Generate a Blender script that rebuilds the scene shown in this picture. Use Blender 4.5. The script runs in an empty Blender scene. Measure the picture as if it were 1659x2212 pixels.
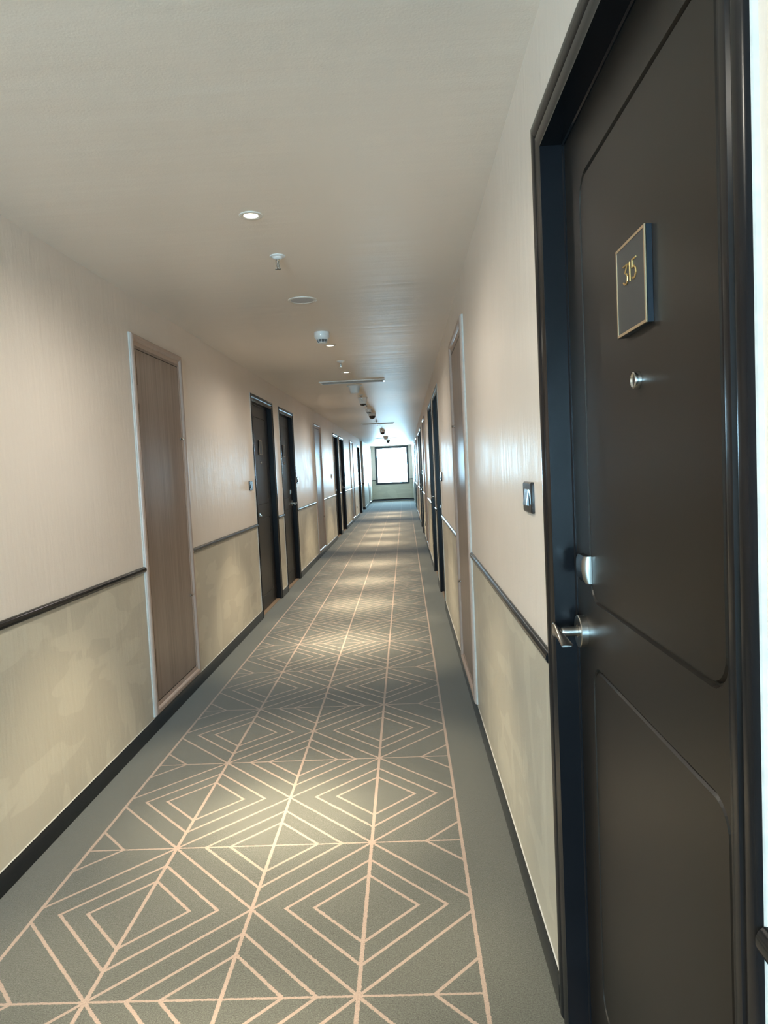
import bpy, bmesh, math, random
from mathutils import Vector, Matrix
from mathutils.geometry import tessellate_polygon

# ------------------------------------------------------------------ camera, sky, exposure
scene = bpy.context.scene
col = scene.collection
F_PX, PITCH, YAW, ROLL = 1539.55, -0.0603, -0.0320, -0.0475
CAM_Z = 1.5
fw = Vector((math.sin(YAW)*math.cos(PITCH), math.cos(YAW)*math.cos(PITCH), math.sin(PITCH)))
rt = Vector((math.cos(YAW), -math.sin(YAW), 0))
up = rt.cross(fw)
r2 = math.cos(ROLL)*rt + math.sin(ROLL)*up
u2 = -math.sin(ROLL)*rt + math.cos(ROLL)*up
cam_data = bpy.data.cameras.new('camera')
cam_data.sensor_fit = 'HORIZONTAL'
cam_data.sensor_width = 36.0
cam_data.lens = 36.0*F_PX/1659.0
cam_data.clip_start = 0.02
cam_data.clip_end = 200
cam = bpy.data.objects.new('camera', cam_data)
col.objects.link(cam)
M = Matrix((r2, u2, -fw)).transposed().to_4x4()
M.translation = Vector((0, 0, CAM_Z))
cam.matrix_world = M
scene.camera = cam

SKY_COLOR = (0.47, 0.77, 1.0)
SKY_STRENGTH = 46.0
LAMP_POWER = 780.0
LAMP_COLOR = (1.0, 0.86, 0.62)
EXPOSURE = 0.58

world = bpy.data.worlds.new('bright_sky')
scene.world = world
world.use_nodes = True
wb = world.node_tree.nodes['Background']
wb.inputs[0].default_value = SKY_COLOR + (1,)
wb.inputs[1].default_value = SKY_STRENGTH
vs = scene.view_settings
vs.view_transform = 'Standard'
vs.look = 'None'
vs.gamma = 1.0
vs.use_curve_mapping = False
vs.exposure = EXPOSURE
scene.cycles.use_denoising = True
scene.cycles.use_adaptive_sampling = True
scene.cycles.adaptive_threshold = 0.02
scene.cycles.max_bounces = 9
scene.cycles.diffuse_bounces = 6
scene.cycles.glossy_bounces = 4
scene.cycles.transparent_max_bounces = 12
scene.cycles.sample_clamp_indirect = 6.0
scene.cycles.caustics_reflective = False
scene.cycles.caustics_refractive = False

# ------------------------------------------------------------------ corridor dimensions (metres)
XL, XR = -1.557, 0.368          # left and right wall faces
H = 2.579                       # ceiling
Y0, Y1 = -4.0, 33.70            # end walls
OPEN0, OPEN1 = 25.38, 26.95     # cross passage in the left wall
XC = -0.592                     # centre line of the ceiling fittings
DADO = 0.977
WIN_X0, WIN_X1, WIN_Z0, WIN_Z1 = -1.382, 0.197, 0.760, 2.548

def portal(name, x0, x1, z0, z1, y, facing):
    d = bpy.data.lights.new(name, 'AREA')
    d.shape = 'RECTANGLE'; d.size = x1-x0; d.size_y = z1-z0
    d.cycles.is_portal = True
    o = bpy.data.objects.new(name, d); col.objects.link(o)
    o.location = ((x0+x1)/2, y, (z0+z1)/2)
    o.rotation_euler = (-math.pi/2 if facing < 0 else math.pi/2, 0, 0)
    return o
BW = (-1.46, -0.12, 0.10, 2.50)   # window behind the photographer
portal('window_portal', WIN_X0, WIN_X1, WIN_Z0, WIN_Z1, Y1+0.16, -1)
portal('window_portal', BW[0], BW[1], BW[2], BW[3], Y0-0.16, 1)

# ------------------------------------------------------------------ material helpers
class NT:
    def __init__(self, name):
        self.m = bpy.data.materials.new(name); self.m.use_nodes = True
        self.t = self.m.node_tree
        self.b = self.t.nodes['Principled BSDF']
        self.out = self.t.nodes['Material Output']
    def n(self, typ, **kw):
        x = self.t.nodes.new(typ)
        for k, v in kw.items(): setattr(x, k, v)
        return x
    def set(self, sock, v):
        if isinstance(v, bpy.types.NodeSocket): self.t.links.new(v, sock)
        elif v is not None: sock.default_value = v
    def math(self, op, a, b=None, c=None):
        x = self.n('ShaderNodeMath', operation=op)
        for i, v in enumerate((a, b, c)):
            if v is not None: self.set(x.inputs[i], v)
        return x.outputs[0]
    def xyz(self):
        tc = self.n('ShaderNodeTexCoord')
        s = self.n('ShaderNodeSeparateXYZ')
        g = self.n('ShaderNodeNewGeometry')
        self.t.links.new(g.outputs['Position'], s.inputs[0])
        return s.outputs, g.outputs['Position'], tc.outputs['Object']
    def mapping(self, vec, scale=(1,1,1), rot=(0,0,0), loc=(0,0,0)):
        x = self.n('ShaderNodeMapping')
        self.t.links.new(vec, x.inputs[0])
        x.inputs['Scale'].default_value = scale; x.inputs['Rotation'].default_value = rot; x.inputs['Location'].default_value = loc
        return x.outputs[0]
    def noise(self, vec, scale, detail=2, rough=0.5, dist=0.0):
        x = self.n('ShaderNodeTexNoise')
        self.t.links.new(vec, x.inputs['Vector'])
        x.inputs['Scale'].default_value = scale; x.inputs['Detail'].default_value = detail
        x.inputs['Roughness'].default_value = rough; x.inputs['Distortion'].default_value = dist
        return x.outputs[0]
    def ramp(self, fac, stops):
        x = self.n('ShaderNodeValToRGB')
        self.t.links.new(fac, x.inputs[0])
        e = x.color_ramp.elements
        while len(e) < len(stops): e.new(0.5)
        for el, (p, c) in zip(e, stops):
            el.position = p; el.color = tuple(c)+(1,) if len(c) == 3 else c
        return x.outputs[0]
    def mix(self, fac, a, b):
        x = self.n('ShaderNodeMix', data_type='RGBA')
        self.set(x.inputs[0], fac)
        self.set(x.inputs[6], a if isinstance(a, bpy.types.NodeSocket) else tuple(a)+(1,))
        self.set(x.inputs[7], b if isinstance(b, bpy.types.NodeSocket) else tuple(b)+(1,))
        return x.outputs[2]
    def bump(self, h, strength, dist=0.002):
        x = self.n('ShaderNodeBump')
        self.t.links.new(h, x.inputs['Height'])
        x.inputs['Strength'].default_value = strength; x.inputs['Distance'].default_value = dist
        self.t.links.new(x.outputs[0], self.b.inputs['Normal'])
    def base(self, c, rough=None, metal=None, spec=None):
        self.set(self.b.inputs['Base Color'], c if isinstance(c, bpy.types.NodeSocket) else tuple(c)+(1,))
        if rough is not None: self.set(self.b.inputs['Roughness'], rough)
        if metal is not None: self.set(self.b.inputs['Metallic'], metal)
        if spec is not None: self.set(self.b.inputs['Specular IOR Level'], spec)
        return self.m

def plain(name, c, rough=0.5, metal=0.0, spec=0.5, var=0.06, vs_=30.0, bump=0.0, bs=200.0):
    t = NT(name)
    s, p, ob = t.xyz()
    nz = t.noise(p, vs_, 3)
    a = tuple(x*(1-var) for x in c); b = tuple(min(1, x*(1+var)) for x in c)
    t.base(t.ramp(nz, [(0.3, a), (0.7, b)]), rough, metal, spec)
    if bump: t.bump(t.noise(p, bs, 2), bump, 0.001)
    return t.m

MAT = {}
def wall_material():
    t = NT('painted_plaster_wall')
    s, p, ob = t.xyz()
    lowmask = t.math('LESS_THAN', s[2], DADO)
    # upper: warm pinkish beige, lower: olive beige with touched-up brush patches
    n1 = t.noise(p, 1.3, 3, 0.55)
    upper = t.ramp(n1, [(0.3, (0.745, 0.665, 0.595)), (0.7, (0.78, 0.70, 0.63))])
    lower = t.ramp(n1, [(0.3, (0.50, 0.46, 0.375)), (0.7, (0.53, 0.485, 0.395))])
    v = t.mapping(p, (1, 2.2, 6.5), (0.55, 0, 0))
    pn = t.noise(v, 1.0, 2.0, 0.45, 0.25)
    patch = t.ramp(pn, [(0.545, (0, 0, 0)), (0.565, (1, 1, 1))])
    v2 = t.mapping(p, (1, 7.0, 2.0), (0.25, 0, 0), (3, 1, 7))
    pn2 = t.noise(v2, 0.9, 1.5, 0.4, 0.2)
    patch2 = t.ramp(pn2, [(0.615, (0, 0, 0)), (0.63, (1, 1, 1))])
    pm = t.math('MAXIMUM', patch, patch2)
    lower2 = t.mix(t.math('MULTIPLY', pm, 0.75), lower, (0.585, 0.54, 0.44))
    sv = t.mapping(p, (1, 26, 2.2), (0.5, 0, 0), (5, 2, 3))
    scuff = t.ramp(t.noise(sv, 1.0, 4, 0.6), [(0.765, (0, 0, 0)), (0.785, (1, 1, 1))])
    lower3 = t.mix(t.math('MULTIPLY', scuff, 0.5), lower2, (0.20, 0.175, 0.14))
    c = t.mix(lowmask, upper, lower3)
    rough = t.math('MULTIPLY_ADD', t.noise(p, 5.0, 3), 0.24, 0.25)
    t.base(c, rough, 0, 0.42)
    v3 = t.mapping(p, (1, 14, 3.0))
    hh = t.math('MULTIPLY_ADD', t.noise(p, 160.0, 2), 0.12, t.noise(v3, 1.6, 3, 0.55))
    t.bump(hh, 0.3, 0.007)
    return t.m
def ceiling_material():
    t = NT('painted_ceiling')
    s, p, ob = t.xyz()
    n1 = t.noise(p, 0.9, 3)
    t.base(t.ramp(n1, [(0.3, (0.735, 0.655, 0.575)), (0.7, (0.765, 0.685, 0.605))]), 0.44, 0, 0.42)
    v = t.mapping(p, (0.5, 5.0, 1))
    hh = t.math('MULTIPLY_ADD', t.noise(p, 160.0, 2), 0.10, t.noise(v, 1.0, 3, 0.6))
    t.bump(hh, 0.45, 0.009)
    return t.m
def carpet_material():
    t = NT('woven_corridor_carpet')
    s, p, ob = t.xyz()
    CM, A, P, C0 = -0.5991, 0.3976, 0.8388, 1.9461
    wob = t.math('MULTIPLY_ADD', t.noise(p, 130.0, 2), 0.007, -0.0035)
    x = t.math('ADD', s[0], wob); y = t.math('ADD', s[1], wob)
    u = t.math('DIVIDE', t.math('SUBTRACT', x, CM), A)
    v = t.math('DIVIDE', t.math('SUBTRACT', y, C0), P)
    def wrap(a, period):   # signed distance to nearest multiple
        q = t.math('ROUND', t.math('DIVIDE', a, period))
        return t.math('ABSOLUTE', t.math('SUBTRACT', a, t.math('MULTIPLY', q, period)))
    dE = t.math('MULTIPLY_ADD', wrap(v, 1.0), 2.0, wrap(u, 2.0))
    dO = t.math('MULTIPLY_ADD', wrap(t.math('SUBTRACT', v, 0.5), 1.0), 2.0, wrap(t.math('SUBTRACT', u, 1.0), 2.0))
    d = t.math('MINIMUM', dE, dO)
    au = t.math('ABSOLUTE', u)
    def line(val, target, hw):
        return t.math('LESS_THAN', t.math('ABSOLUTE', t.math('SUBTRACT', val, target)), hw)
    GW = 0.0055*3.466
    L = t.math('GREATER_THAN', d, 1.0-GW)
    l2 = line(d, 0.70, GW); l3 = line(d, 0.45, GW)
    outer_even = t.math('MULTIPLY', t.math('LESS_THAN', dE, dO), t.math('GREATER_THAN', au, 1.0))
    l2 = t.math('MULTIPLY', l2, t.math('SUBTRACT', 1.0, outer_even))
    hor = t.math('LESS_THAN', wrap(v, 1.0), 0.0044/P)
    hw = 0.0060/A
    vert = line(au, 1.0, hw*1.1)
    mid = t.math('LESS_THAN', au, hw*1.05)
    bord = line(au, 1.91, hw*1.1)
    tot = t.math('MAXIMUM', L, t.math('MAXIMUM', l2, t.math('MAXIMUM', l3, hor)))
    tot = t.math('MULTIPLY', tot, t.math('LESS_THAN', au, 1.91))
    tot = t.math('MAXIMUM', tot, t.math('MAXIMUM', vert, t.math('MAXIMUM', mid, bord)))
    # only the field inside the corridor carries the pattern
    fine = t.noise(p, 230.0, 3, 0.75)
    mott = t.noise(p, 3.0, 4, 0.6)
    yarn = t.ramp(fine, [(0.32, (0.045, 0.046, 0.039)), (0.68, (0.158, 0.158, 0.136))])
    base = t.mix(t.math('MULTIPLY', mott, 0.35), yarn, (0.080, 0.080, 0.068))
    ly = t.ramp(fine, [(0.25, (0.25, 0.185, 0.15)), (0.75, (0.43, 0.32, 0.265))])
    t.base(t.mix(t.math('MULTIPLY', tot, 0.92), base, ly), 0.92, 0, 0.12)
    t.b.inputs['Sheen Weight'].default_value = 0.6
    t.b.inputs['Sheen Roughness'].default_value = 0.28
    h2 = t.math('MULTIPLY_ADD', t.noise(p, 900.0, 2), 0.6, fine)
    t.bump(h2, 0.55, 0.004)
    return t.m
def wood_material():
    t = NT('taupe_oak_laminate')
    s, p, ob = t.xyz()
    v = t.mapping(p, (60, 60, 1.6))
    g = t.noise(v, 1.0, 4, 0.6, 0.3)
    g2 = t.noise(t.mapping(p, (14, 14, 0.5)), 1.0, 3, 0.5)
    gg = t.math('MULTIPLY_ADD', g2, 0.45, t.math('MULTIPLY', g, 0.6))
    c = t.ramp(gg, [(0.34, (0.172, 0.124, 0.098)), (0.52, (0.245, 0.182, 0.146)), (0.70, (0.305, 0.233, 0.192))])
    t.base(c, 0.33, 0, 0.45)
    t.bump(g, 0.12, 0.001)
    return t.m
def emit_material(name, c, strength):
    t = NT(name)
    t.base((0.9, 0.9, 0.85), 0.4)
    t.b.inputs['Emission Color'].default_value = tuple(c)+(1,)
    t.b.inputs['Emission Strength'].default_value = strength
    return t.m
def glass_material():
    t = NT('window_glass')
    tr = t.n('ShaderNodeBsdfTransparent'); gl = t.n('ShaderNodeBsdfGlossy')
    gl.inputs['Roughness'].default_value = 0.02
    tr.inputs['Color'].default_value = (0.96, 0.99, 0.985, 1)
    fr = t.n('ShaderNodeFresnel'); fr.inputs[0].default_value = 1.45
    mx = t.n('ShaderNodeMixShader')
    t.t.links.new(fr.outputs[0], mx.inputs[0]); t.t.links.new(tr.outputs[0], mx.inputs[1]); t.t.links.new(gl.outputs[0], mx.inputs[2])
    t.t.links.new(mx.outputs[0], t.out.inputs[0])
    return t.m
MAT['wall'] = wall_material()
MAT['ceiling'] = ceiling_material()
MAT['carpet'] = carpet_material()
MAT['wood'] = wood_material()
MAT['wood_frame'] = plain('taupe_painted_moulding', (0.43, 0.325, 0.27), 0.33, 0, 0.5, 0.05)
MAT['black'] = plain('black_gloss_paint', (0.0065, 0.007, 0.0085), 0.22, 0, 0.16, 0.10, 8, 0.012, 25)
MAT['black_trim'] = plain('black_gloss_trim_paint', (0.0075, 0.0078, 0.0085), 0.17, 0, 0.32, 0.10, 8, 0.01, 25)
MAT['leaf'] = plain('black_satin_door', (0.0135, 0.0112, 0.0095), 0.36, 0, 0.26, 0.06, 4, 0.01, 90)
MAT['gap'] = plain('dark_gap', (0.006, 0.005, 0.005), 0.8)
MAT['steel'] = plain('brushed_steel', (0.44, 0.425, 0.40), 0.28, 1.0, 0.5, 0.06, 90)
MAT['satin'] = plain('satin_steel', (0.27, 0.26, 0.24), 0.36, 1.0)
MAT['chrome'] = plain('chrome', (0.62, 0.62, 0.60), 0.14, 1.0)
MAT['brass'] = plain('brass', (0.56, 0.36, 0.14), 0.42, 0.8, 0.5, 0.05)
MAT['brass_paint'] = plain('bronze_edge', (0.46, 0.33, 0.20), 0.4, 0.7)
MAT['plate'] = plain('charcoal_plate', (0.030, 0.032, 0.032), 0.45, 0, 0.4)
MAT['plate_edge'] = plain('dark_acrylic_edge', (0.010, 0.016, 0.022), 0.25)
MAT['white'] = plain('white_plastic', (0.70, 0.71, 0.70), 0.4, 0, 0.5, 0.03)
MAT['grille'] = plain('grey_mesh', (0.50, 0.50, 0.51), 0.6, 0, 0.3, 0.12, 900)
MAT['trimring'] = plain('beige_metal_ring', (0.66, 0.61, 0.54), 0.35, 0.0)
MAT['plastic'] = plain('black_plastic', (0.012, 0.013, 0.015), 0.22, 0, 0.5)
MAT['dome'] = plain('smoked_dome', (0.008, 0.008, 0.012), 0.08, 0, 0.6)
MAT['caulk'] = plain('white_caulk', (0.47, 0.46, 0.43), 0.5, 0, 0.3, 0.10, 40, 0.3, 60)
MAT['threshold'] = plain('bronze_threshold', (0.20, 0.145, 0.105), 0.45, 0.2)
MAT['winframe'] = plain('dark_window_frame', (0.018, 0.022, 0.026), 0.35)
MAT['lens'] = emit_material('lit_lamp_lens', (1.0, 0.92, 0.72), 4.0)
MAT['led'] = emit_material('detector_led', (0.9, 1.0, 0.9), 1.6)
MAT['vent'] = plain('white_vent_metal', (0.80, 0.81, 0.81), 0.30, 0.0)
MAT['glass'] = glass_material()

# ------------------------------------------------------------------ mesh helpers
def props(o, label=None, cat=None, group=None, kind=None):
    if label: o['label'] = label
    if cat: o['category'] = cat
    if group: o['group'] = group
    if kind: o['kind'] = kind
    return o
def empty(name, loc):
    o = bpy.data.objects.new(name, None); o.empty_display_size = 0.1
    col.objects.link(o); o.location = loc
    return o
class MB:
    """collects vertices and faces in world coordinates"""
    def __init__(self): self.v = []; self.f = []
    def add(self, vs, fs):
        b = len(self.v); self.v += [tuple(q) for q in vs]
        self.f += [tuple(b+i for i in q) for q in fs]; return self
    def box(self, a, b):
        x0, y0, z0 = a; x1, y1, z1 = b
        return self.add([(x0,y0,z0),(x1,y0,z0),(x1,y1,z0),(x0,y1,z0),(x0,y0,z1),(x1,y0,z1),(x1,y1,z1),(x0,y1,z1)],
                        [(0,3,2,1),(4,5,6,7),(0,1,5,4),(1,2,6,5),(2,3,7,6),(3,0,4,7)])
    def loft(self, rings, closed_ring=True, cap=True, closed_path=False):
        n = len(rings[0]); b = []
        for r in rings: b += list(r)
        fs = []
        m = len(rings)
        for i in range(m if closed_path else m-1):
            j = (i+1) % m
            for k in range(n if closed_ring else n-1):
                l = (k+1) % n
                fs.append((i*n+k, i*n+l, j*n+l, j*n+k))
        if cap and not closed_path:
            fs.append(tuple(range(n-1, -1, -1))); fs.append(tuple((m-1)*n+k for k in range(n)))
        return self.add(b, fs)
    def lathe(self, prof, n=24, origin=(0,0,0), axis='z', cap0=False, cap1=False):
        """prof: (radius, height) along axis"""
        rings = []
        for r, h in prof:
            ring = []
            for k in range(n):
                a = 2*math.pi*k/n
                c, s = r*math.cos(a), r*math.sin(a)
                q = {'z': (c, s, h), 'x': (h, c, s), '-x': (-h, c, s)}[axis]
                ring.append((origin[0]+q[0], origin[1]+q[1], origin[2]+q[2]))
            rings.append(ring)
        self.loft(rings, True, False)
        b = len(self.v)-len(rings)*n
        if cap0: self.f.append(tuple(b+k for k in range(n)))
        if cap1: self.f.append(tuple(b+(len(rings)-1)*n+k for k in range(n)))
        return self
    def tube(self, pts, r, n=8):
        pts = [Vector(p) for p in pts]; rings = []
        for i, p in enumerate(pts):
            d = (pts[min(i+1, len(pts)-1)]-pts[max(i-1, 0)]).normalized()
            a = d.cross(Vector((1, 0, 0)))
            if a.length < 0.1: a = d.cross(Vector((0, 0, 1)))
            a.normalize(); b = d.cross(a)
            rings.append([p+(math.cos(2*math.pi*k/n)*a+math.sin(2*math.pi*k/n)*b)*r for k in range(n)])
        return self.loft(rings)
    def build(self, name, mat, parent=None, origin=None, smooth=None, bevel=None):
        if origin is None:
            origin = parent.matrix_world.translation if False else (Vector(parent['_o']) if parent is not None else Vector((0,0,0)))
        origin = Vector(origin)
        me = bpy.data.meshes.new(name)
        me.from_pydata([tuple(Vector(q)-origin) for q in self.v], [], self.f)
        bm = bmesh.new(); bm.from_mesh(me)
        bmesh.ops.remove_doubles(bm, verts=bm.verts, dist=1e-6)
        if bevel:
            es = [e for e in bm.edges if len(e.link_faces) == 2 and e.calc_face_angle(0) > 0.7]
            bmesh.ops.bevel(bm, geom=es, offset=bevel, segments=2, affect='EDGES', profile=0.6)
        bmesh.ops.recalc_face_normals(bm, faces=bm.faces)
        bm.to_mesh(me); bm.free()
        if smooth:
            for q in me.polygons: q.use_smooth = True
            me.set_sharp_from_angle(angle=smooth)
        me.materials.append(mat)
        o = bpy.data.objects.new(name, me); col.objects.link(o)
        if parent is not None:
            o.parent = parent
            o.location = origin - Vector(parent['_o'])
        else:
            o.location = origin
        o['_o'] = tuple(origin)
        return o
def root(name, loc):
    o = empty(name, loc); o['_o'] = tuple(loc); return o

class Side:
    """wall-aligned coordinates: u along the corridor, d out of the wall into the corridor, z up"""
    def __init__(self, x, s): self.x, self.s = x, s
    def p(self, u, d, z): return (self.x + self.s*d, u, z)
    def box(self, mb, u0, u1, d0, d1, z0, z1):
        a = self.p(u0, d0, z0); b = self.p(u1, d1, z1)
        return mb.box((min(a[0], b[0]), u0, z0), (max(a[0], b[0]), u1, z1))
LEFT, RIGHT = Side(XL, 1), Side(XR, -1)
SM = math.radians(40)

# ------------------------------------------------------------------ door lists
BW_Z = 2.347           # top of black door surround
LEFT_BLACK = [(7.33, 8.55), (8.96, 10.10), (15.71, 16.83), (17.13, 18.31), (23.60, 24.92)]
RIGHT_BLACK = [(0.746, 1.882), (7.40, 8.55), (8.98, 10.25), (15.02, 16.25), (16.70, 17.96), (23.95, 25.05), (25.40, 26.45)]
LEFT_WOOD = [(4.115, 5.042), (12.31, 13.33), (20.47, 21.50), (30.0, 31.3)]
RIGHT_WOOD = [(4.13, 5.15), (12.05, 13.25), (19.85, 21.25), (28.7, 29.7)]
CAS = 0.075            # width of the black surround
REVEAL = 0.055         # depth of door leaf behind the wall face

# ------------------------------------------------------------------ setting
def wall_sheet(name, side, u0, u1, holes):
    us = sorted({u0, u1, *[h for a in holes for h in a[:2]]})
    zs = sorted({0.0, H, BW_Z-CAS})
    mb = MB()
    def inside(u, z): return any(a < u < b and z < BW_Z-CAS for a, b in holes)
    for i in range(len(us)-1):
        for j in range(len(zs)-1):
            if inside((us[i]+us[i+1])/2, (zs[j]+zs[j+1])/2): continue
            mb.add([side.p(us[i],0,zs[j]), side.p(us[i+1],0,zs[j]), side.p(us[i+1],0,zs[j+1]), side.p(us[i],0,zs[j+1])], [(0,1,2,3)])
    D = -0.10
    for a, b in holes:
        zt = BW_Z-CAS
        for q in ([(a,0,0),(a,D,0),(a,D,zt),(a,0,zt)], [(b,0,0),(b,D,0),(b,D,zt),(b,0,zt)], [(a,0,zt),(a,D,zt),(b,D,zt),(b,0,zt)], [(a,D,0),(b,D,0),(b,D,zt),(a,D,zt)]):
            mb.add([side.p(*w) for w in q], [(0,1,2,3)])
    return props(mb.build(name, MAT['wall'], origin=side.p((u0+u1)/2, 0, 0)), 'beige painted corridor wall, paler above the black dado rail', 'wall', kind='structure')
w = wall_sheet('wall_left', LEFT, Y0, OPEN0, [(a+CAS, b-CAS) for a, b in LEFT_BLACK])
w['label'] = 'beige left wall with olive lower half, from the camera to the cross passage'
w = wall_sheet('wall_left', LEFT, OPEN1, Y1, [])
w['label'] = 'short bluish-lit left wall between the cross passage and the end window'
w = wall_sheet('wall_right', RIGHT, Y0, Y1, [(a+CAS, b-CAS) for a, b in RIGHT_BLACK])
w['label'] = 'beige right wall with olive lower half, running past door 315 to the window'
PX = -3.4              # back of the cross passage
mb = MB().add([(PX,OPEN0,0),(XL,OPEN0,0),(XL,OPEN0,H),(PX,OPEN0,H)], [(0,1,2,3)])
props(mb.build('wall_passage', MAT['wall'], origin=(XL, OPEN0, 0)), 'near side wall of the cross passage on the left', 'wall', kind='structure')
mb = MB().add([(PX,OPEN1,0),(XL,OPEN1,0),(XL,OPEN1,H),(PX,OPEN1,H)], [(0,1,2,3)])
props(mb.build('wall_passage', MAT['wall'], origin=(XL, OPEN1, 0)), 'shaded far side wall of the cross passage on the left', 'wall', kind='structure')
mb = MB().add([(PX,OPEN0,0),(PX,OPEN1,0),(PX,OPEN1,H),(PX,OPEN0,H)], [(0,1,2,3)])
props(mb.build('wall_passage', MAT['wall'], origin=(PX, OPEN0, 0)), 'back wall of the cross passage on the left', 'wall', kind='structure')

def end_wall(name, y, thick, x0, x1, z0, z1, label):
    """wall across the corridor with a window hole; thick is signed (outwards)"""
    mb = MB()
    xs = [XL, x0, x1, XR]; zs = [0, z0, z1, H]
    for i in range(3):
        for j in range(3):
            if i == 1 and j == 1: continue
            mb.add([(xs[i],y,zs[j]),(xs[i+1],y,zs[j]),(xs[i+1],y,zs[j+1]),(xs[i],y,zs[j+1])], [(0,1,2,3)])
    yb = y+thick
    mb.add([(x0,y,z0),(x1,y,z0),(x1,yb,z0),(x0,yb,z0)], [(0,1,2,3)])
    mb.add([(x0,y,z1),(x1,y,z1),(x1,yb,z1),(x0,yb,z1)], [(0,1,2,3)])
    mb.add([(x0,y,z0),(x0,y,z1),(x0,yb,z1),(x0,yb,z0)], [(0,1,2,3)])
    mb.add([(x1,y,z0),(x1,y,z1),(x1,yb,z1),(x1,yb,z0)], [(0,1,2,3)])
    return props(mb.build(name, MAT['wall'], origin=((XL+XR)/2, y, 0)), label, 'wall', kind='structure')
end_wall('wall_end', Y1, 0.14, WIN_X0+0.02, WIN_X1-0.02, WIN_Z0+0.02, WIN_Z1-0.02, 'end wall around the bright window, olive below the sill')
end_wall('wall_back', Y0, -0.14, BW[0]+0.02, BW[1]-0.02, BW[2]+0.02, BW[3]-0.02, 'wall behind the camera around a tall window')

def window(name, y, s, x0, x1, z0, z1, label, mull):
    """s=+1: room lies at smaller y"""
    r = root(name, ((x0+x1)/2, y, z0)); props(r, label, 'window', kind='structure')
    fwid = 0.095
    ya, yb = sorted((y-0.018*s, y+0.06*s))
    def ring(o): return [(x0+o, z0+o), (x1-o, z0+o), (x1-o, z1-o), (x0+o, z1-o)]
    prof = [(0, yb), (0, ya), (fwid-0.012, ya), (fwid, ya+0.012 if s > 0 else ya), (fwid, yb)]
    mb = MB(); n = len(prof)
    rings = []
    for c in range(4):
        rings.append([(ring(o)[c][0], yy, ring(o)[c][1]) for o, yy in prof])
    mb.loft(rings, True, False, True)
    mb.build('window_frame', MAT['winframe'], r)
    if mull:
        mb = MB().box(((x0+x1)/2-0.03, ya, z0+fwid), ((x0+x1)/2+0.03, yb, z1-fwid)); mb.build('mullion', MAT['winframe'], r)
    yc = y+0.03*s
    mb = MB().box((x0+fwid-0.01, yc-0.004, z0+fwid-0.01), (x1-fwid+0.01, yc+0.004, z1-fwid+0.01))
    mb.build('pane', MAT['glass'], r)
    mb = MB().box((x0+fwid-0.02, yc-0.012, z0+fwid-0.012), (x1-fwid+0.02, yc-0.005, z0+fwid+0.004))
    mb.build('glazing_bead', MAT['winframe'], r)
    return r
window('window_1', Y1, 1, WIN_X0, WIN_X1, WIN_Z0, WIN_Z1, 'dark framed window glowing white at the far end of the corridor', False)
window('window_2', Y0, -1, BW[0], BW[1], BW[2], BW[3], 'tall dark framed window behind the camera', True)

mb = MB()
mb.add([(XL-0.10,Y0,0),(XR+0.10,Y0,0),(XR+0.10,Y1,0),(XL-0.10,Y1,0)], [(0,1,2,3)])
mb.add([(PX,OPEN0,0),(XL-0.10,OPEN0,0),(XL-0.10,OPEN1,0),(PX,OPEN1,0)], [(0,1,2,3)])
props(mb.build('floor', MAT['carpet'], origin=(XC, 0, 0)), 'grey-green corridor carpet with pink geometric diamond lines', 'carpet', kind='structure')
mb = MB()
mb.add([(XL-0.02,Y0,H),(XR+0.02,Y0,H),(XR+0.02,Y1,H),(XL-0.02,Y1,H)], [(0,3,2,1)])
mb.add([(PX,OPEN0,H),(XL-0.02,OPEN0,H),(XL-0.02,OPEN1,H),(PX,OPEN1,H)], [(0,3,2,1)])
props(mb.build('ceiling', MAT['ceiling'], origin=(XC, 0, H)), 'plain beige painted corridor ceiling', 'ceiling', kind='structure')

# ---- baseboards and dado rails, one object per run
def gaps(u0, u1, cuts):
    out = []; a = u0
    for c0, c1 in sorted(cuts):
        if c0 >= u1 or c1 <= u0: continue
        if c0 > a: out.append((a, c0))
        a = c1
    if a < u1: out.append((a, u1))
    return out
BB_PROF = [(0, 0), (0.0115, 0), (0.0115, 0.066), (0.0085, 0.074), (0.0065, 0.083), (0, 0.083)]
DD_PROF = [(0, -0.017), (0.007, -0.0165), (0.013, -0.012), (0.016, -0.004), (0.016, 0.004), (0.013, 0.011), (0.007, 0.0155), (0, 0.017)]
def run(name, side, u0, u1, prof, zoff, label, cat, sm=SM):
    mb = MB().loft([[side.p(u, d, z+zoff) for d, z in prof] for u in (u0, u1)])
    o = mb.build(name, MAT['black_trim'], origin=side.p((u0+u1)/2, 0, zoff), smooth=sm)
    return props(o, label, cat, kind='structure')
def end_run(name, y, s, x0, x1, prof, zoff, label, cat):
    mb = MB().loft([[(x, y-s*d, z+zoff) for d, z in prof] for x in (x0, x1)])
    return props(mb.build(name, MAT['black_trim'], origin=((x0+x1)/2, y, zoff), smooth=SM), label, cat, kind='structure')
def near(side_name, i): return ['nearest the camera', 'second from the camera', 'third from the camera', 'fourth from the camera', 'fifth from the camera', 'sixth from the camera', 'seventh from the camera', 'eighth from the camera', 'ninth from the camera', 'tenth from the camera', 'eleventh from the camera', 'twelfth from the camera', 'thirteenth from the camera'][i] + ' along the ' + side_name + ' wall'
tn = 0
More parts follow.
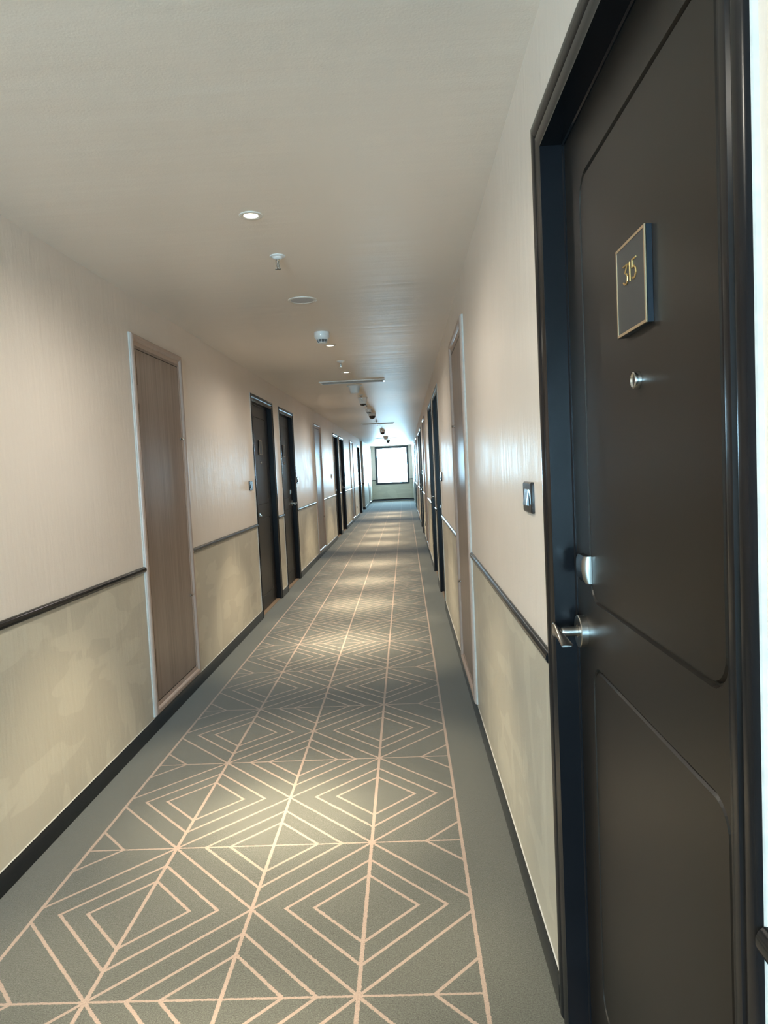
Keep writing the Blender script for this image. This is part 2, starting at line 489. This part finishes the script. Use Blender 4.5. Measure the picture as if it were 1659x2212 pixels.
for side, sname, blacks, woods in ((LEFT, 'left', LEFT_BLACK, LEFT_WOOD), (RIGHT, 'right', RIGHT_BLACK, RIGHT_WOOD)):
    cut = list(blacks) + ([(OPEN0, OPEN1)] if side is LEFT else [])
    vis = [r for r in gaps(Y0, Y1, cut)]
    i = 0
    for a, b in vis:
        lab = 'black baseboard run ' + near(sname, i); i += 1
        if side is RIGHT and b < 1: lab = 'black baseboard run on the near side of door 315'; i -= 1
        run('baseboard_'+sname, side, a, b, BB_PROF, 0.0, lab, 'baseboard')
        mb = MB().loft([[side.p(u, d, z) for d, z in ((0, 0.083), (0.0035, 0.083), (0.002, 0.0845), (0, 0.086))] for u in (a, b)])
        o = mb.build('trim_caulk', MAT['caulk'], origin=side.p((a+b)/2, 0, 0.083))
        props(o, lab.replace('black baseboard run', 'thin white caulk line on top of the baseboard run'), 'caulk', kind='structure')
    i = 0
    for a, b in gaps(Y0, Y1, cut+list(woods)):
        tn += 1
        lab = 'black dado rail piece ' + near(sname, i); i += 1
        if side is RIGHT and b < 1: lab = 'black dado rail piece on the near side of door 315'; i -= 1
        run('trim_%d' % tn, side, a+0.001, b-0.001 if (a, b) != (Y0, 4.115) else b+0.006, DD_PROF, DADO, lab, 'dado rail')
end_run('baseboard_end', Y1, 1, XL+0.012, XR-0.012, BB_PROF, 0, 'black baseboard across the end wall under the window', 'baseboard')
for x0, x1, nm in ((XL+0.016, WIN_X0, 'left'), (WIN_X1, XR-0.016, 'right')):
    tn += 1
    end_run('trim_%d' % tn, Y1, 1, x0, x1, DD_PROF, DADO, 'short black dado rail piece on the end wall, %s of the window' % nm, 'dado rail')
for y, s, nm in ((OPEN1, 1, 'far'),):
    end_run('baseboard_passage', y, s, PX, XL-0.001, BB_PROF, 0, 'black baseboard on the %s side wall of the cross passage' % nm, 'baseboard')
    tn += 1
    end_run('trim_%d' % tn, y, s, PX, XL-0.001, DD_PROF, DADO, 'black dado rail on the %s side wall of the cross passage' % nm, 'dado rail')

# ------------------------------------------------------------------ black room doors
def rrect(u0, u1, z0, z1, r, n=6):
    pts = []
    for cx, cz, a0 in ((u1-r, z0+r, -90), (u1-r, z1-r, 0), (u0+r, z1-r, 90), (u0+r, z0+r, 180)):
        for k in range(n+1):
            a = math.radians(a0+90*k/n)
            pts.append((cx+r*math.cos(a), cz+r*math.sin(a)))
    return pts
CAS_PROF = [(0, 0), (0, 0.0055), (0.003, 0.0085), (0.009, 0.0115), (0.018, 0.0125), (0.028, 0.0115), (0.037, 0.0085), (0.042, 0.0045), (0.045, 0.0042), (0.048, 0.009), (0.052, 0.0095), (CAS, 0.004), (CAS, 0)]
def lever(side, parent, uc, zc, d0, dirn):
    """lever set on a round rose; dirn = +1 when the lever points to larger u"""
    ax = '-x' if side is RIGHT else 'x'
    o = side.p(uc, d0, zc)
    mb = MB().lathe([(0.0395, 0), (0.0395, 0.0155), (0.0380, 0.0172), (0.017, 0.0172), (0.015, 0.0155), (0.0125, 0.0155)], 40, o, ax, False, True)
    rose = mb.build('lever_handle', MAT['steel'], parent, smooth=math.radians(30)); rose['label'] = 'brushed steel lever on a round rose'
    mb = MB().lathe([(0.0118, 0.012), (0.0118, 0.050), (0.0108, 0.056)], 24, o, ax, False, True)
    mb.build('neck', MAT['steel'], rose, smooth=SM)
    secs = []
    L = [(-0.045, 0.030, 0.004, 0.020, -0.002), (-0.036, 0.036, 0.008, 0.031, -0.002), (-0.018, 0.026, 0.013, 0.030, -0.003), (0.0, 0.020, 0.015, 0.024, -0.004),
         (0.022, 0.014, 0.019, 0.018, -0.009), (0.042, 0.010, 0.025, 0.012, -0.015), (0.058, 0.007, 0.029, 0.008, -0.019), (0.063, 0.004, 0.024, 0.005, -0.020)]
    for t, hgt, wid, _, dz in L:
        c = []
        df = 0.071           # front edge distance from the leaf
        for k in range(12):
            a = 2*math.pi*k/12
            e = 0.55
            cx = math.copysign(abs(math.cos(a))**e, math.cos(a)); cz = math.copysign(abs(math.sin(a))**e, math.sin(a))
            c.append(side.p(uc+dirn*t, d0+df-wid/2+wid/2*cx, zc+dz+hgt/2*cz))
        secs.append(c)
    MB().loft(secs).build('lever', MAT['steel'], rose, smooth=math.radians(50))
    return rose
def door_black(n, side, u0, u1, handle, label, number=None, reader=True, caulk=True):
    """handle: +1 lever on the far stile, -1 on the near stile"""
    r = root('door_%d' % n, side.p((u0+u1)/2, 0, 0)); props(r, label, 'door', kind='structure')
    zt = BW_Z
    # surround
    rings = [[side.p(u0+o, d, 0) for o, d in CAS_PROF], [side.p(u0+o, d, zt-o) for o, d in CAS_PROF],
             [side.p(u1-o, d, zt-o) for o, d in CAS_PROF], [side.p(u1-o, d, 0) for o, d in CAS_PROF]]
    MB().loft(rings).build('door_surround', MAT['black'], r, smooth=math.radians(25))
    # jamb lining of the reveal
    a, b, zj = u0+CAS, u1-CAS, zt-CAS
    JP = [(0.0, 0.004), (0.004, 0.004), (0.004, -REVEAL+0.006), (0.0075, -REVEAL+0.003), (0.0075, -REVEAL-0.02), (0.0, -REVEAL-0.02)]
    rings = [[side.p(a+o, d, 0) for o, d in JP], [side.p(a+o, d, zj-o) for o, d in JP], [side.p(b-o, d, zj-o) for o, d in JP], [side.p(b-o, d, 0) for o, d in JP]]
    MB().loft(rings).build('jamb', MAT['black'], r, smooth=math.radians(25))
    # leaf with two grooved panels
    a2, b2, z0, z1 = a+0.008, b-0.008, 0.010, zj-0.008
    d0 = -REVEAL
    gi = 0.135
    panels = [(a+gi, b-gi, 1.168, zj-0.137), (a+gi, b-gi, 0.160, 1.018)]
    mb = MB()
    outer = [(a2, z0), (b2, z0), (b2, z1), (a2, z1)]
    def ring(p, off, dep, rad):
        return [side.p(q[0], dep, q[1]) for q in rrect(p[0]+off, p[1]-off, p[2]+off, p[3]-off, max(rad-off, 0.006))]
    holes = [rrect(p[0], p[1], p[2], p[3], 0.055) for p in panels]
    loops = [[Vector((q[0], q[1], 0)) for q in outer]] + [[Vector((q[0], q[1], 0)) for q in h] for h in holes]
    tris = tessellate_polygon(loops)
    allp = [q for l in loops for q in l]
    mb.add([side.p(q.x, d0, q.y) for q in allp], tris)
    for p in panels:
        rg = [ring(p, 0, d0, 0.055), ring(p, 0.003, d0-0.006, 0.055), ring(p, 0.007, d0-0.006, 0.055), ring(p, 0.011, d0-0.0005, 0.055)]
        mb.loft(rg, True, False)
        mb.add(rg[-1], [tuple(range(len(rg[-1])))])
    c0 = [side.p(q[0], d0, q[1]) for q in outer]; c1 = [side.p(q[0], d0-0.038, q[1]) for q in outer]
    mb.loft([c0, c1], True, False); mb.add(c1, [(0, 1, 2, 3)])
    leaf = mb.build('door_leaf', MAT['leaf'], r)
    # number plate
    uc = (u0+u1)/2 - (0.028 if handle > 0 else -0.028)*0.9
    if number: uc = 1.289
    mb = MB(); side.box(mb, uc-0.079, uc+0.079, d0, d0+0.0105, 1.7225, 1.882)
    pl = mb.build('number_plate', MAT['plate_edge'], r)
    mb = MB(); side.box(mb, uc-0.0745, uc+0.0745, d0+0.0095, d0+0.0118, 1.727, 1.8775)
    mb.build('plate_face', MAT['plate'], pl)
    mb = MB()
    fr = [(0, 0.0095), (0, 0.0128), (0.0048, 0.0128), (0.0048, 0.0095)]
    rings = []
    for cu, cz, su, sz in ((uc-0.079, 1.7225, 1, 1), (uc+0.079, 1.7225, -1, 1), (uc+0.079, 1.882, -1, -1), (uc-0.079, 1.882, 1, -1)):
        rings.append([side.p(cu+su*o, d0+d, cz+sz*o) for o, d in fr])
    mb.loft(rings, True, False, True).build('plate_border', MAT['brass_paint'], pl)
    if number:
        # digits drawn as strokes, left to right = towards smaller u on the right wall
        strokes = {
            '3': [[(0.0, 1.0), (0.95, 1.0), (0.36, 0.60), (0.72, 0.52), (0.95, 0.34), (0.90, 0.14), (0.62, 0.0), (0.28, 0.02), (0.02, 0.16)]],
            '1': [[(0.0, 0.90), (0.6, 1.0), (0.6, 0.0)]],
            '5': [[(1.0, 1.0), (0.15, 1.0), (0.12, 0.58), (0.55, 0.62), (0.88, 0.46), (0.95, 0.24), (0.72, 0.04), (0.38, 0.0), (0.05, 0.10)]]}
        ux = 1.3235
        hgt = 0.033
        for ch, wd in zip(number, (0.025, 0.009, 0.023)):
            m2 = MB()
            for st in strokes[ch]:
                m2.tube([side.p(ux-q[0]*wd, d0+0.0128, 1.8085+q[1]*hgt) for q in st], 0.0016, 8)
            dg = m2.build('digit', MAT['brass'], pl, smooth=SM); dg['label'] = 'brass digit ' + ch
            ux -= wd+0.0065
    # peephole
    ax = '-x' if side is RIGHT else 'x'
    o = side.p(uc+0.0035, d0, 1.636)
    pe = MB().lathe([(0.0165, 0), (0.0165, 0.004), (0.0150, 0.0105), (0.0125, 0.0115), (0.0105, 0.0085)], 28, o, ax).build('peephole', MAT['chrome'], r, smooth=SM)
    MB().lathe([(0.0108, 0.0083), (0.006, 0.0092), (0.001, 0.0096)], 20, o, ax, False, True).build('lens', MAT['dome'], pe, smooth=SM)
    # lever and card reader on the lock stile
    us = (b-0.065) if handle > 0 else (a+0.065)
    lever(side, r, us, 1.080, d0, -handle)
    if reader:
        ur = us-handle*0.060 + (0.0 if handle > 0 else 0.0)
        ur0, ur1 = us-0.085*1.0 if handle > 0 else us+0.01, us-0.012 if handle > 0 else us+0.083
        zr0, zr1 = 1.210, 1.274
        rings = []
        for z, dd in ((zr0, 0.012), (zr0+0.010, 0.018), (zr0+0.032, 0.021), (zr1-0.010, 0.0195), (zr1, 0.015)):
            rings.append([side.p(ur0+0.012, d0, z), side.p(ur1, d0, z), side.p(ur1, d0+dd-0.004, z), side.p(ur1-0.006, d0+dd, z), side.p(ur0+0.012, d0+dd, z)])
        cr = MB().loft(rings).build('card_reader', MAT['plastic'], r, smooth=math.radians(30))
        rings = []
        for z, dd in ((zr0, 0.0122), (zr0+0.010, 0.0184), (zr0+0.032, 0.0215), (zr1-0.010, 0.020), (zr1, 0.0152)):
            rings.append([side.p(ur0+0.0122, d0, z), side.p(ur0, d0, z), side.p(ur0-0.0005, d0+dd*0.5, z), side.p(ur0+0.003, d0+dd*0.9, z), side.p(ur0+0.008, d0+dd, z), side.p(ur0+0.0122, d0+dd, z)])
        MB().loft(rings).build('reader_cover', MAT['satin'], cr, smooth=math.radians(50))
    # threshold strip
    mb = MB(); side.box(mb, a+0.004, b-0.004, -REVEAL-0.02, -0.012, 0.0, 0.006); mb.build('threshold', MAT['threshold'], r, bevel=0.002)
    if caulk:
        mb = MB().loft([[side.p(u0, 0, z), side.p(u0, 0.0062, z), side.p(u0-0.0025, 0.0045, z), side.p(u0-0.0045, 0, z)] for z in (0.088, 0.5, 1.0, 1.5, 2.0, zt)])
        mb.build('caulk_bead', MAT['caulk'], r)
    return r
dn = 0
BL = ['left black room door just past the near wooden service door',
      'left black room door beside the first one, lever on its far side',
      'third black room door on the left, past the second wooden service door',
      'fourth black room door on the left, far one of the second pair',
      'last black room door on the left, right before the cross passage']
for k, (a, b) in enumerate(LEFT_BLACK):
    dn += 1
    door_black(dn, LEFT, a, b, -1 if k % 2 == 0 else 1, BL[k], reader=(k % 2 == 1))
BR = ['large black room door numbered 315 at the right edge of the picture',
      'right black room door just past the near wooden service door',
      'right black room door directly behind the first mid-corridor black door, far one of that pair',
      'fourth black room door on the right counted from door 315',
      'fifth black room door on the right counted from door 315',
      'sixth black room door on the right counted from door 315',
      'seventh and farthest black room door on the right']
for k, (a, b) in enumerate(RIGHT_BLACK):
    dn += 1
    door_black(dn, RIGHT, a, b, 1 if k % 2 == 0 else -1, BR[k], number='315' if k == 0 else None, reader=(k % 2 == 0))

# ------------------------------------------------------------------ wooden service doors
WZ0, WZ1 = 0.092, 2.358
WP = [(0, 0), (0, 0.008), (0.003, 0.015), (0.010, 0.0205), (0.020, 0.0225), (0.031, 0.020), (0.039, 0.013), (0.042, 0.0075), (0.066, 0.0075), (0.066, 0)]
def door_wood(n, side, u0, u1, label):
    r = root('door_%d' % n, side.p((u0+u1)/2, 0, WZ0)); props(r, label, 'door', kind='structure')
    rings = [[side.p(u0+o, d, WZ0+o) for o, d in WP], [side.p(u0+o, d, WZ1-o) for o, d in WP], [side.p(u1-o, d, WZ1-o) for o, d in WP], [side.p(u1-o, d, WZ0+o) for o, d in WP]]
    MB().loft(rings, True, False, True).build('door_surround', MAT['wood_frame'], r, smooth=math.radians(25))
    a, b, z0, z1 = u0+0.066, u1-0.066, WZ0+0.066, WZ1-0.066
    mb = MB(); side.box(mb, a-0.002, b+0.002, 0.0003, 0.0012, z0-0.002, z1+0.002); mb.build('gap_shade', MAT['gap'], r)  # near-black sheet, the shade of the leaf gaps put into colour
    mb = MB(); side.box(mb, a, b, 0.0005, 0.0068, z1-0.016, z1); mb.build('head_strip', MAT['wood'], r)
    g = 0.0045
    a2, b2, zz0, zz1 = a+0.012, b-0.004, z0+0.008, z1-0.016-g
    mb = MB(); side.box(mb, a2, b2, 0.0013, 0.0065, zz0, zz1); mb.build('door_leaf', MAT['wood'], r, bevel=0.0012)
    for hz in (2.115, 1.900, 1.150, 0.430):
        mb = MB()
        for k in range(3):
            mb.lathe([(0.0045, hz-0.055+k*0.037), (0.0045, hz-0.055+k*0.037+0.034)], 10, side.p(a+0.006, 0.0065, 0), 'z', True, True)
        side.box(mb, a+0.006, a+0.020, 0.006, 0.0078, hz-0.055, hz+0.053)
        mb.build('hinge', MAT['threshold'], r, smooth=SM)
    ax = 'x' if side is LEFT else '-x'
    for kz in (1.775, 0.677):
        MB().lathe([(0.011, 0), (0.011, 0.003), (0.006, 0.004), (0.006, 0.010), (0.0085, 0.014), (0.0085, 0.018), (0.005, 0.020)], 16, side.p(b2-0.030, 0.0065, kz), ax, False, True).build('latch_knob', MAT['chrome'], r, smooth=SM)
    mb = MB().loft([[side.p(u0, 0, z), side.p(u0, 0.009, z), side.p(u0-0.003, 0.006, z), side.p(u0-0.005, 0, z)] for z in (WZ0, 0.6, 1.2, 1.8, WZ1)])
    mb.build('caulk_bead', MAT['caulk'], r)
    return r
WL_ = ['nearest wooden service door on the left wall', 'second wooden service door on the left, past the first black pair',
       'third wooden service door on the left, before the last black door', 'wooden door on the left beyond the cross passage near the window']
WR_ = ['nearest wooden service door on the right wall, past door 315', 'second wooden service door on the right, past the first black pair',
       'third wooden service door on the right, past the second black pair', 'farthest wooden service door on the right near the window']
for k, (a, b) in enumerate(LEFT_WOOD):
    dn += 1; door_wood(dn, LEFT, a, b, WL_[k])
for k, (a, b) in enumerate(RIGHT_WOOD):
    dn += 1; door_wood(dn, RIGHT, a, b, WR_[k])

# ------------------------------------------------------------------ wall switches and sockets
def switch(side, uc, label):
    r = root('bell_switch', side.p(uc, 0, 1.396)); props(r, label, 'switch', 'black bell switches beside the doors')
    u0, u1, z0, z1 = uc-0.069, uc+0.069, 1.3505, 1.4415
    rings = []
    for off, d in ((0, 0), (0, 0.007), (0.004, 0.0105)):
        rings.append([side.p(q[0], d, q[1]) for q in rrect(u0+off, u1-off, z0+off, z1-off, 0.007, 3)])
    MB().loft(rings).build('plate', MAT['plastic'], r, smooth=math.radians(30))
    mb = MB()
    P = [(uc-0.032, 0.010, 1.372), (uc+0.030, 0.010, 1.372), (uc+0.030, 0.010, 1.4215), (uc-0.032, 0.010, 1.4215)]
    mb.loft([[side.p(*q) for q in P], [side.p(uc-0.030, 0.0185, 1.374), side.p(uc+0.028, 0.0185, 1.374), side.p(uc+0.028, 0.0115, 1.4195), side.p(uc-0.030, 0.0115, 1.4195)]])
    k = mb.build('rocker', MAT['plastic'], r)
    mb = MB()
    mb.loft([[side.p(uc-0.033, 0.0195-0.0075*t, 1.374+0.046*t), side.p(uc-0.0285, 0.0195-0.0075*t, 1.374+0.046*t), side.p(uc-0.0285, 0.0175-0.0075*t, 1.374+0.046*t), side.p(uc-0.033, 0.0175-0.0075*t, 1.374+0.046*t)] for t in (0, 1)])
    mb.build('rocker_glint', MAT['chrome'], k)  # chrome bar added to stand for the sky's highlight on the rocker
    return r
switch(RIGHT, 2.125, 'black bell switch on the right wall beside door 315')
switch(LEFT, 7.120, 'black bell switch left of the first black door on the left wall')
switch(LEFT, 10.255, 'black bell switch on the left wall past the first black door pair')
switch(LEFT, 15.14, 'black bell switch on the left wall before the second black door pair')
switch(LEFT, 18.48, 'black bell switch on the left wall past the second black door pair')
switch(LEFT, 23.38, 'black bell switch on the left wall before the last black door')
switch(RIGHT, 7.215, 'black bell switch on the right wall before the first mid-corridor black door')
switch(RIGHT, 14.85, 'black bell switch on the right wall before the second mid-corridor black pair')
def socket(side, uc, zc, label):
    r = root('wall_socket', side.p(uc, 0, zc)); props(r, label, 'socket', 'black low wall sockets')
    rings = []
    for off, d in ((0, 0), (0, 0.006), (0.004, 0.009)):
        rings.append([side.p(q[0], d, q[1]) for q in rrect(uc-0.045+off, uc+0.045-off, zc-0.045+off, zc+0.045-off, 0.007, 3)])
    MB().loft(rings).build('plate', MAT['plastic'], r, smooth=math.radians(30))
    ax = 'x' if side is LEFT else '-x'
    MB().lathe([(0.021, 0.0085), (0.021, 0.0098), (0.018, 0.0098), (0.018, 0.0088)], 20, side.p(uc, 0, zc), ax, False, True).build('outlet', MAT['gap'], r, smooth=SM)
socket(LEFT, 22.39, 0.352, 'small black socket low on the left wall past the third wooden door')
socket(RIGHT, 14.15, 0.375, 'small black socket low on the right wall past the second wooden door')

# ------------------------------------------------------------------ ceiling fittings
ORD = ['nearest', 'second', 'third', 'fourth', 'fifth', 'sixth', 'seventh', 'eighth', 'ninth', 'tenth', 'eleventh', 'twelfth', 'thirteenth', 'fourteenth', 'fifteenth', 'sixteenth']
def beam(name, power, angle, blend, c=LAMP_COLOR):
    d = bpy.data.lights.new(name, 'SPOT')
    d.energy = power; d.color = c
    d.spot_size = math.radians(angle); d.spot_blend = blend; d.shadow_soft_size = 0.03
    return d
BEAMS = [beam('downlight_core', LAMP_POWER*0.55, 21, 1.0), beam('downlight_halo', LAMP_POWER*0.50, 37, 1.0), beam('downlight_field', LAMP_POWER*0.24, 63, 0.5), beam('downlight_spill', LAMP_POWER*0.042, 170, 0.9, (1.0, 0.93, 0.80))]
def downlight(y, label):
    r = root('ceiling_downlight', (XC, y, H)); props(r, label, 'downlight', 'recessed downlights along the ceiling centre line')
    o = (XC, y, H)
    MB().lathe([(0.0495, 0), (0.0490, -0.0035), (0.0465, -0.0050), (0.0345, -0.0045), (0.0300, -0.0020)], 40, o, 'z').build('trim_ring', MAT['trimring'], r, smooth=SM)
    MB().lathe([(0.0305, -0.0022), (0.020, -0.0026), (0.004, -0.0028)], 32, o, 'z', False, True).build('lamp_lens', MAT['lens'], r, smooth=SM)
    for bd in BEAMS:
        s = bpy.data.objects.new('lamp_beam', bd); col.objects.link(s)
        s.parent = r; s.location = (0, 0, -0.04)
for k, y in enumerate([1.26, 3.02, 6.176, 7.894, 9.55, 11.30, 14.40, 16.10, 17.65, 19.35, 22.50, 24.30, -0.40, -2.05]):
    if y < 0: lab = 'lit downlight behind the camera, %s the back window' % ('nearer' if y < -1 else 'farther from')
    elif y < 2: lab = 'lit downlight above the camera, just outside the top of the picture'
    else: lab = 'lit round downlight in the ceiling, %s from the camera' % ORD[k-1]
    downlight(y, lab)
def sprinkler(y, label):
    r = root('fire_sprinkler', (XC+0.009, y, H)); props(r, label, 'sprinkler', 'pendent sprinklers along the ceiling centre line')
    o = (XC+0.009, y, H)
    MB().lathe([(0.0385, 0), (0.0380, -0.003), (0.030, -0.007), (0.026, -0.0075), (0.022, -0.013), (0.015, -0.017), (0.011, -0.018)], 32, o, 'z', False, True).build('escutcheon', MAT['white'], r, smooth=SM)
    MB().lathe([(0.0105, -0.016), (0.0105, -0.024), (0.0055, -0.026), (0.0050, -0.052), (0.0035, -0.060), (0.0035, -0.064)], 16, o, 'z', False, True).build('stem', MAT['chrome'], r, smooth=SM)
    mb = MB()
    for s in (-1, 1):
        mb.tube([(o[0]+s*0.0095, y, H-0.022), (o[0]+s*0.0100, y, H-0.040), (o[0]+s*0.003, y, H-0.062)], 0.0016, 6)
    mb.build('yoke', MAT['chrome'], r, smooth=SM)
    mb = MB(); n = 24; ring0 = []; ring1 = []
    for k in range(n):
        a = 2*math.pi*k/n; rr = 0.0155 if k % 2 else 0.0125
        ring0.append((o[0]+rr*math.cos(a), y+rr*math.sin(a), H-0.0635)); ring1.append((o[0]+rr*math.cos(a), y+rr*math.sin(a), H-0.0655))
    mb.loft([ring0, ring1]).build('deflector', MAT['steel'], r)
SPR = [3.593, 7.08, 10.34, 11.86, 16.04, 19.37]
for k, y in enumerate(SPR): sprinkler(y, 'small chrome fire sprinkler hanging from the ceiling, %s from the camera' % ORD[k])
def speaker(y, label):
    r = root('ceiling_speaker', (XC, y, H)); props(r, label, 'speaker')
    o = (XC, y, H)
    MB().lathe([(0.090, 0), (0.089, -0.004), (0.085, -0.006), (0.074, -0.0055), (0.0725, -0.003)], 48, o, 'z').build('rim', MAT['trimring'], r, smooth=SM)
    MB().lathe([(0.0732, -0.0030), (0.050, -0.0050), (0.020, -0.0060), (0.002, -0.0062)], 40, o, 'z', False, True).build('grille', MAT['grille'], r, smooth=SM)
speaker(4.52, 'flat round loudspeaker flush in the ceiling behind the nearest sprinkler')
def smoke(y, label):
    r = root('smoke_detector', (XC-0.004, y, H)); props(r, label, 'smoke detector')
    o = (XC-0.004, y, H)
    MB().lathe([(0.0575, 0), (0.0590, -0.008), (0.0590, -0.024), (0.0575, -0.026)], 40, o, 'z').build('base', MAT['white'], r, smooth=SM)
    MB().lathe([(0.0570, -0.0255), (0.0595, -0.028), (0.0580, -0.040), (0.0480, -0.053), (0.0430, -0.057)], 40, o, 'z').build('body', MAT['white'], r, smooth=SM)
    c = MB().lathe([(0.0410, -0.053), (0.0320, -0.078), (0.0290, -0.081)], 32, o, 'z', False, True).build('chamber', MAT['gap'], r, smooth=SM)
    mb = MB()
    for rr, z in ((0.0430, -0.0570), (0.0400, -0.0655), (0.0370, -0.0735), (0.0335, -0.0815)):
        n = 32
        mb.loft([[(o[0]+(rr+e)*math.cos(2*math.pi*k/n), y+(rr+e)*math.sin(2*math.pi*k/n), H+z+f) for e, f in ((0, 0.001), (0.0018, 0.001), (0.0018, -0.001), (0, -0.001))] for k in range(n)], True, False, True)
    for k in range(10):
        a = 2*math.pi*(k+0.5)/10
        mb.tube([(o[0]+0.0440*math.cos(a), y+0.0440*math.sin(a), H-0.0560), (o[0]+0.0345*math.cos(a), y+0.0345*math.sin(a), H-0.0820)], 0.0015, 5)
    mb.lathe([(0.0345, -0.0805), (0.032, -0.0840), (0.002, -0.0855)], 32, o, 'z', False, True)
    mb.build('cage', MAT['white'], r, smooth=SM)
    mb = MB().box((o[0]-0.0045, y-0.0605, H-0.0315), (o[0]-0.0005, y-0.0570, H-0.0275)); mb.build('indicator_led', MAT['led'], r, bevel=0.0008)
smoke(5.587, 'white round smoke detector with black vent cage behind the speaker')
smoke(12.80, 'grey smoke detector hanging past the tapered camera housing')
def vent(y0, y1, label, group='slim ceiling air vents'):
    x0, x1 = -0.985, -0.198
    r = root('ceiling_vent', ((x0+x1)/2, (y0+y1)/2, H)); props(r, label, 'air vent', group)
    fr = [(0, 0), (0, -0.006), (0.018, -0.010), (0.024, -0.008), (0.024, 0)]
    cs = ((x0, y0, 1, 1), (x1, y0, -1, 1), (x1, y1, -1, -1), (x0, y1, 1, -1))
    MB().loft([[(cx+sx*o, cy+sy*o, H+d) for o, d in fr] for cx, cy, sx, sy in cs], True, False, True).build('frame', MAT['vent'], r, smooth=math.radians(25))
    mb = MB().box((x0+0.02, y0+0.02, H-0.0015), (x1-0.02, y1-0.02, H-0.0005)); mb.build('duct_plate', MAT['grille'], r)
    n = 7
    for k in range(n):
        yc = y0+0.03+(y1-y0-0.06)*(k+0.5)/n
        mb = MB().loft([[(x, yc-0.014, H-0.0085), (x, yc-0.0125, H-0.0095), (x, yc+0.014, H-0.0030), (x, yc+0.0125, H-0.0020)] for x in (x0+0.022, x1-0.022)])
        mb.build('slat', MAT['vent'], r)
vent(8.62, 8.87, 'long white air vent across the ceiling nearest the camera')
vent(16.85, 17.10, 'long white air vent across the ceiling, second from the camera')
vent(25.05, 25.30, 'long white air vent across the ceiling, farthest from the camera')
def bucket(y, label):
    r = root('ceiling_fitting', (XC, y, H)); props(r, label, 'ceiling fitting')
    o = (XC, y, H)
    MB().lathe([(0.096, 0), (0.096, -0.006), (0.090, -0.010), (0.078, -0.012)], 40, o, 'z').build('flange', MAT['trimring'], r, smooth=SM)
    MB().lathe([(0.078, -0.010), (0.0775, -0.018), (0.0735, -0.022), (0.0530, -0.098), (0.0500, -0.102), (0.002, -0.104)], 40, o, 'z', False, True).build('tapered_body', MAT['white'], r, smooth=SM)
    for s in (-1, 1):
        mb = MB().box((o[0]+s*0.086-0.010, y-0.022, H-0.017), (o[0]+s*0.086+0.010, y-0.004, H-0.008)); mb.build('clip', MAT['white'], r, bevel=0.002)
bucket(9.13, 'white tapered bucket-shaped ceiling fitting right behind the nearest air vent')
bucket(24.05, 'grey tapered bucket-shaped ceiling fitting far down the corridor')
def dome_camera(y, tall, label):
    r = root('security_camera', (XC+0.012, y, H)); props(r, label, 'camera')
    o = (XC+0.012, y, H)
    if tall:
        MB().lathe([(0.070, 0), (0.070, -0.010), (0.066, -0.014), (0.052, -0.088), (0.049, -0.092)], 36, o, 'z').build('housing', MAT['white'], r, smooth=SM)
        MB().lathe([(0.0495, -0.0915), (0.047, -0.104), (0.036, -0.116), (0.018, -0.123), (0.002, -0.125)], 36, o, 'z', False, True).build('dome', MAT['dome'], r, smooth=SM)
    else:
        MB().lathe([(0.072, 0), (0.072, -0.030), (0.068, -0.050), (0.062, -0.056)], 36, o, 'z').build('housing', MAT['white'], r, smooth=SM)
        MB().lathe([(0.0615, -0.055), (0.058, -0.078), (0.045, -0.100), (0.024, -0.113), (0.002, -0.117)], 36, o, 'z', False, True).build('dome', MAT['dome'], r, smooth=SM)
    mb = MB().box((o[0]-0.020, y-0.0635, H-0.055), (o[0]-0.002, y-0.0560, H-0.040)); mb.build('badge', MAT['grille'], r, bevel=0.001)
dome_camera(10.75, True, 'white tapered security camera with dark dome, nearest along the ceiling')
dome_camera(13.75, False, 'security camera with a large dark dome, second along the ceiling')
dome_camera(20.10, False, 'security camera with a dark dome, third along the ceiling')
dome_camera(26.90, False, 'bluish-lit security camera dome, farthest along the ceiling')

for o in bpy.data.objects:
    if '_o' in o: del o['_o']
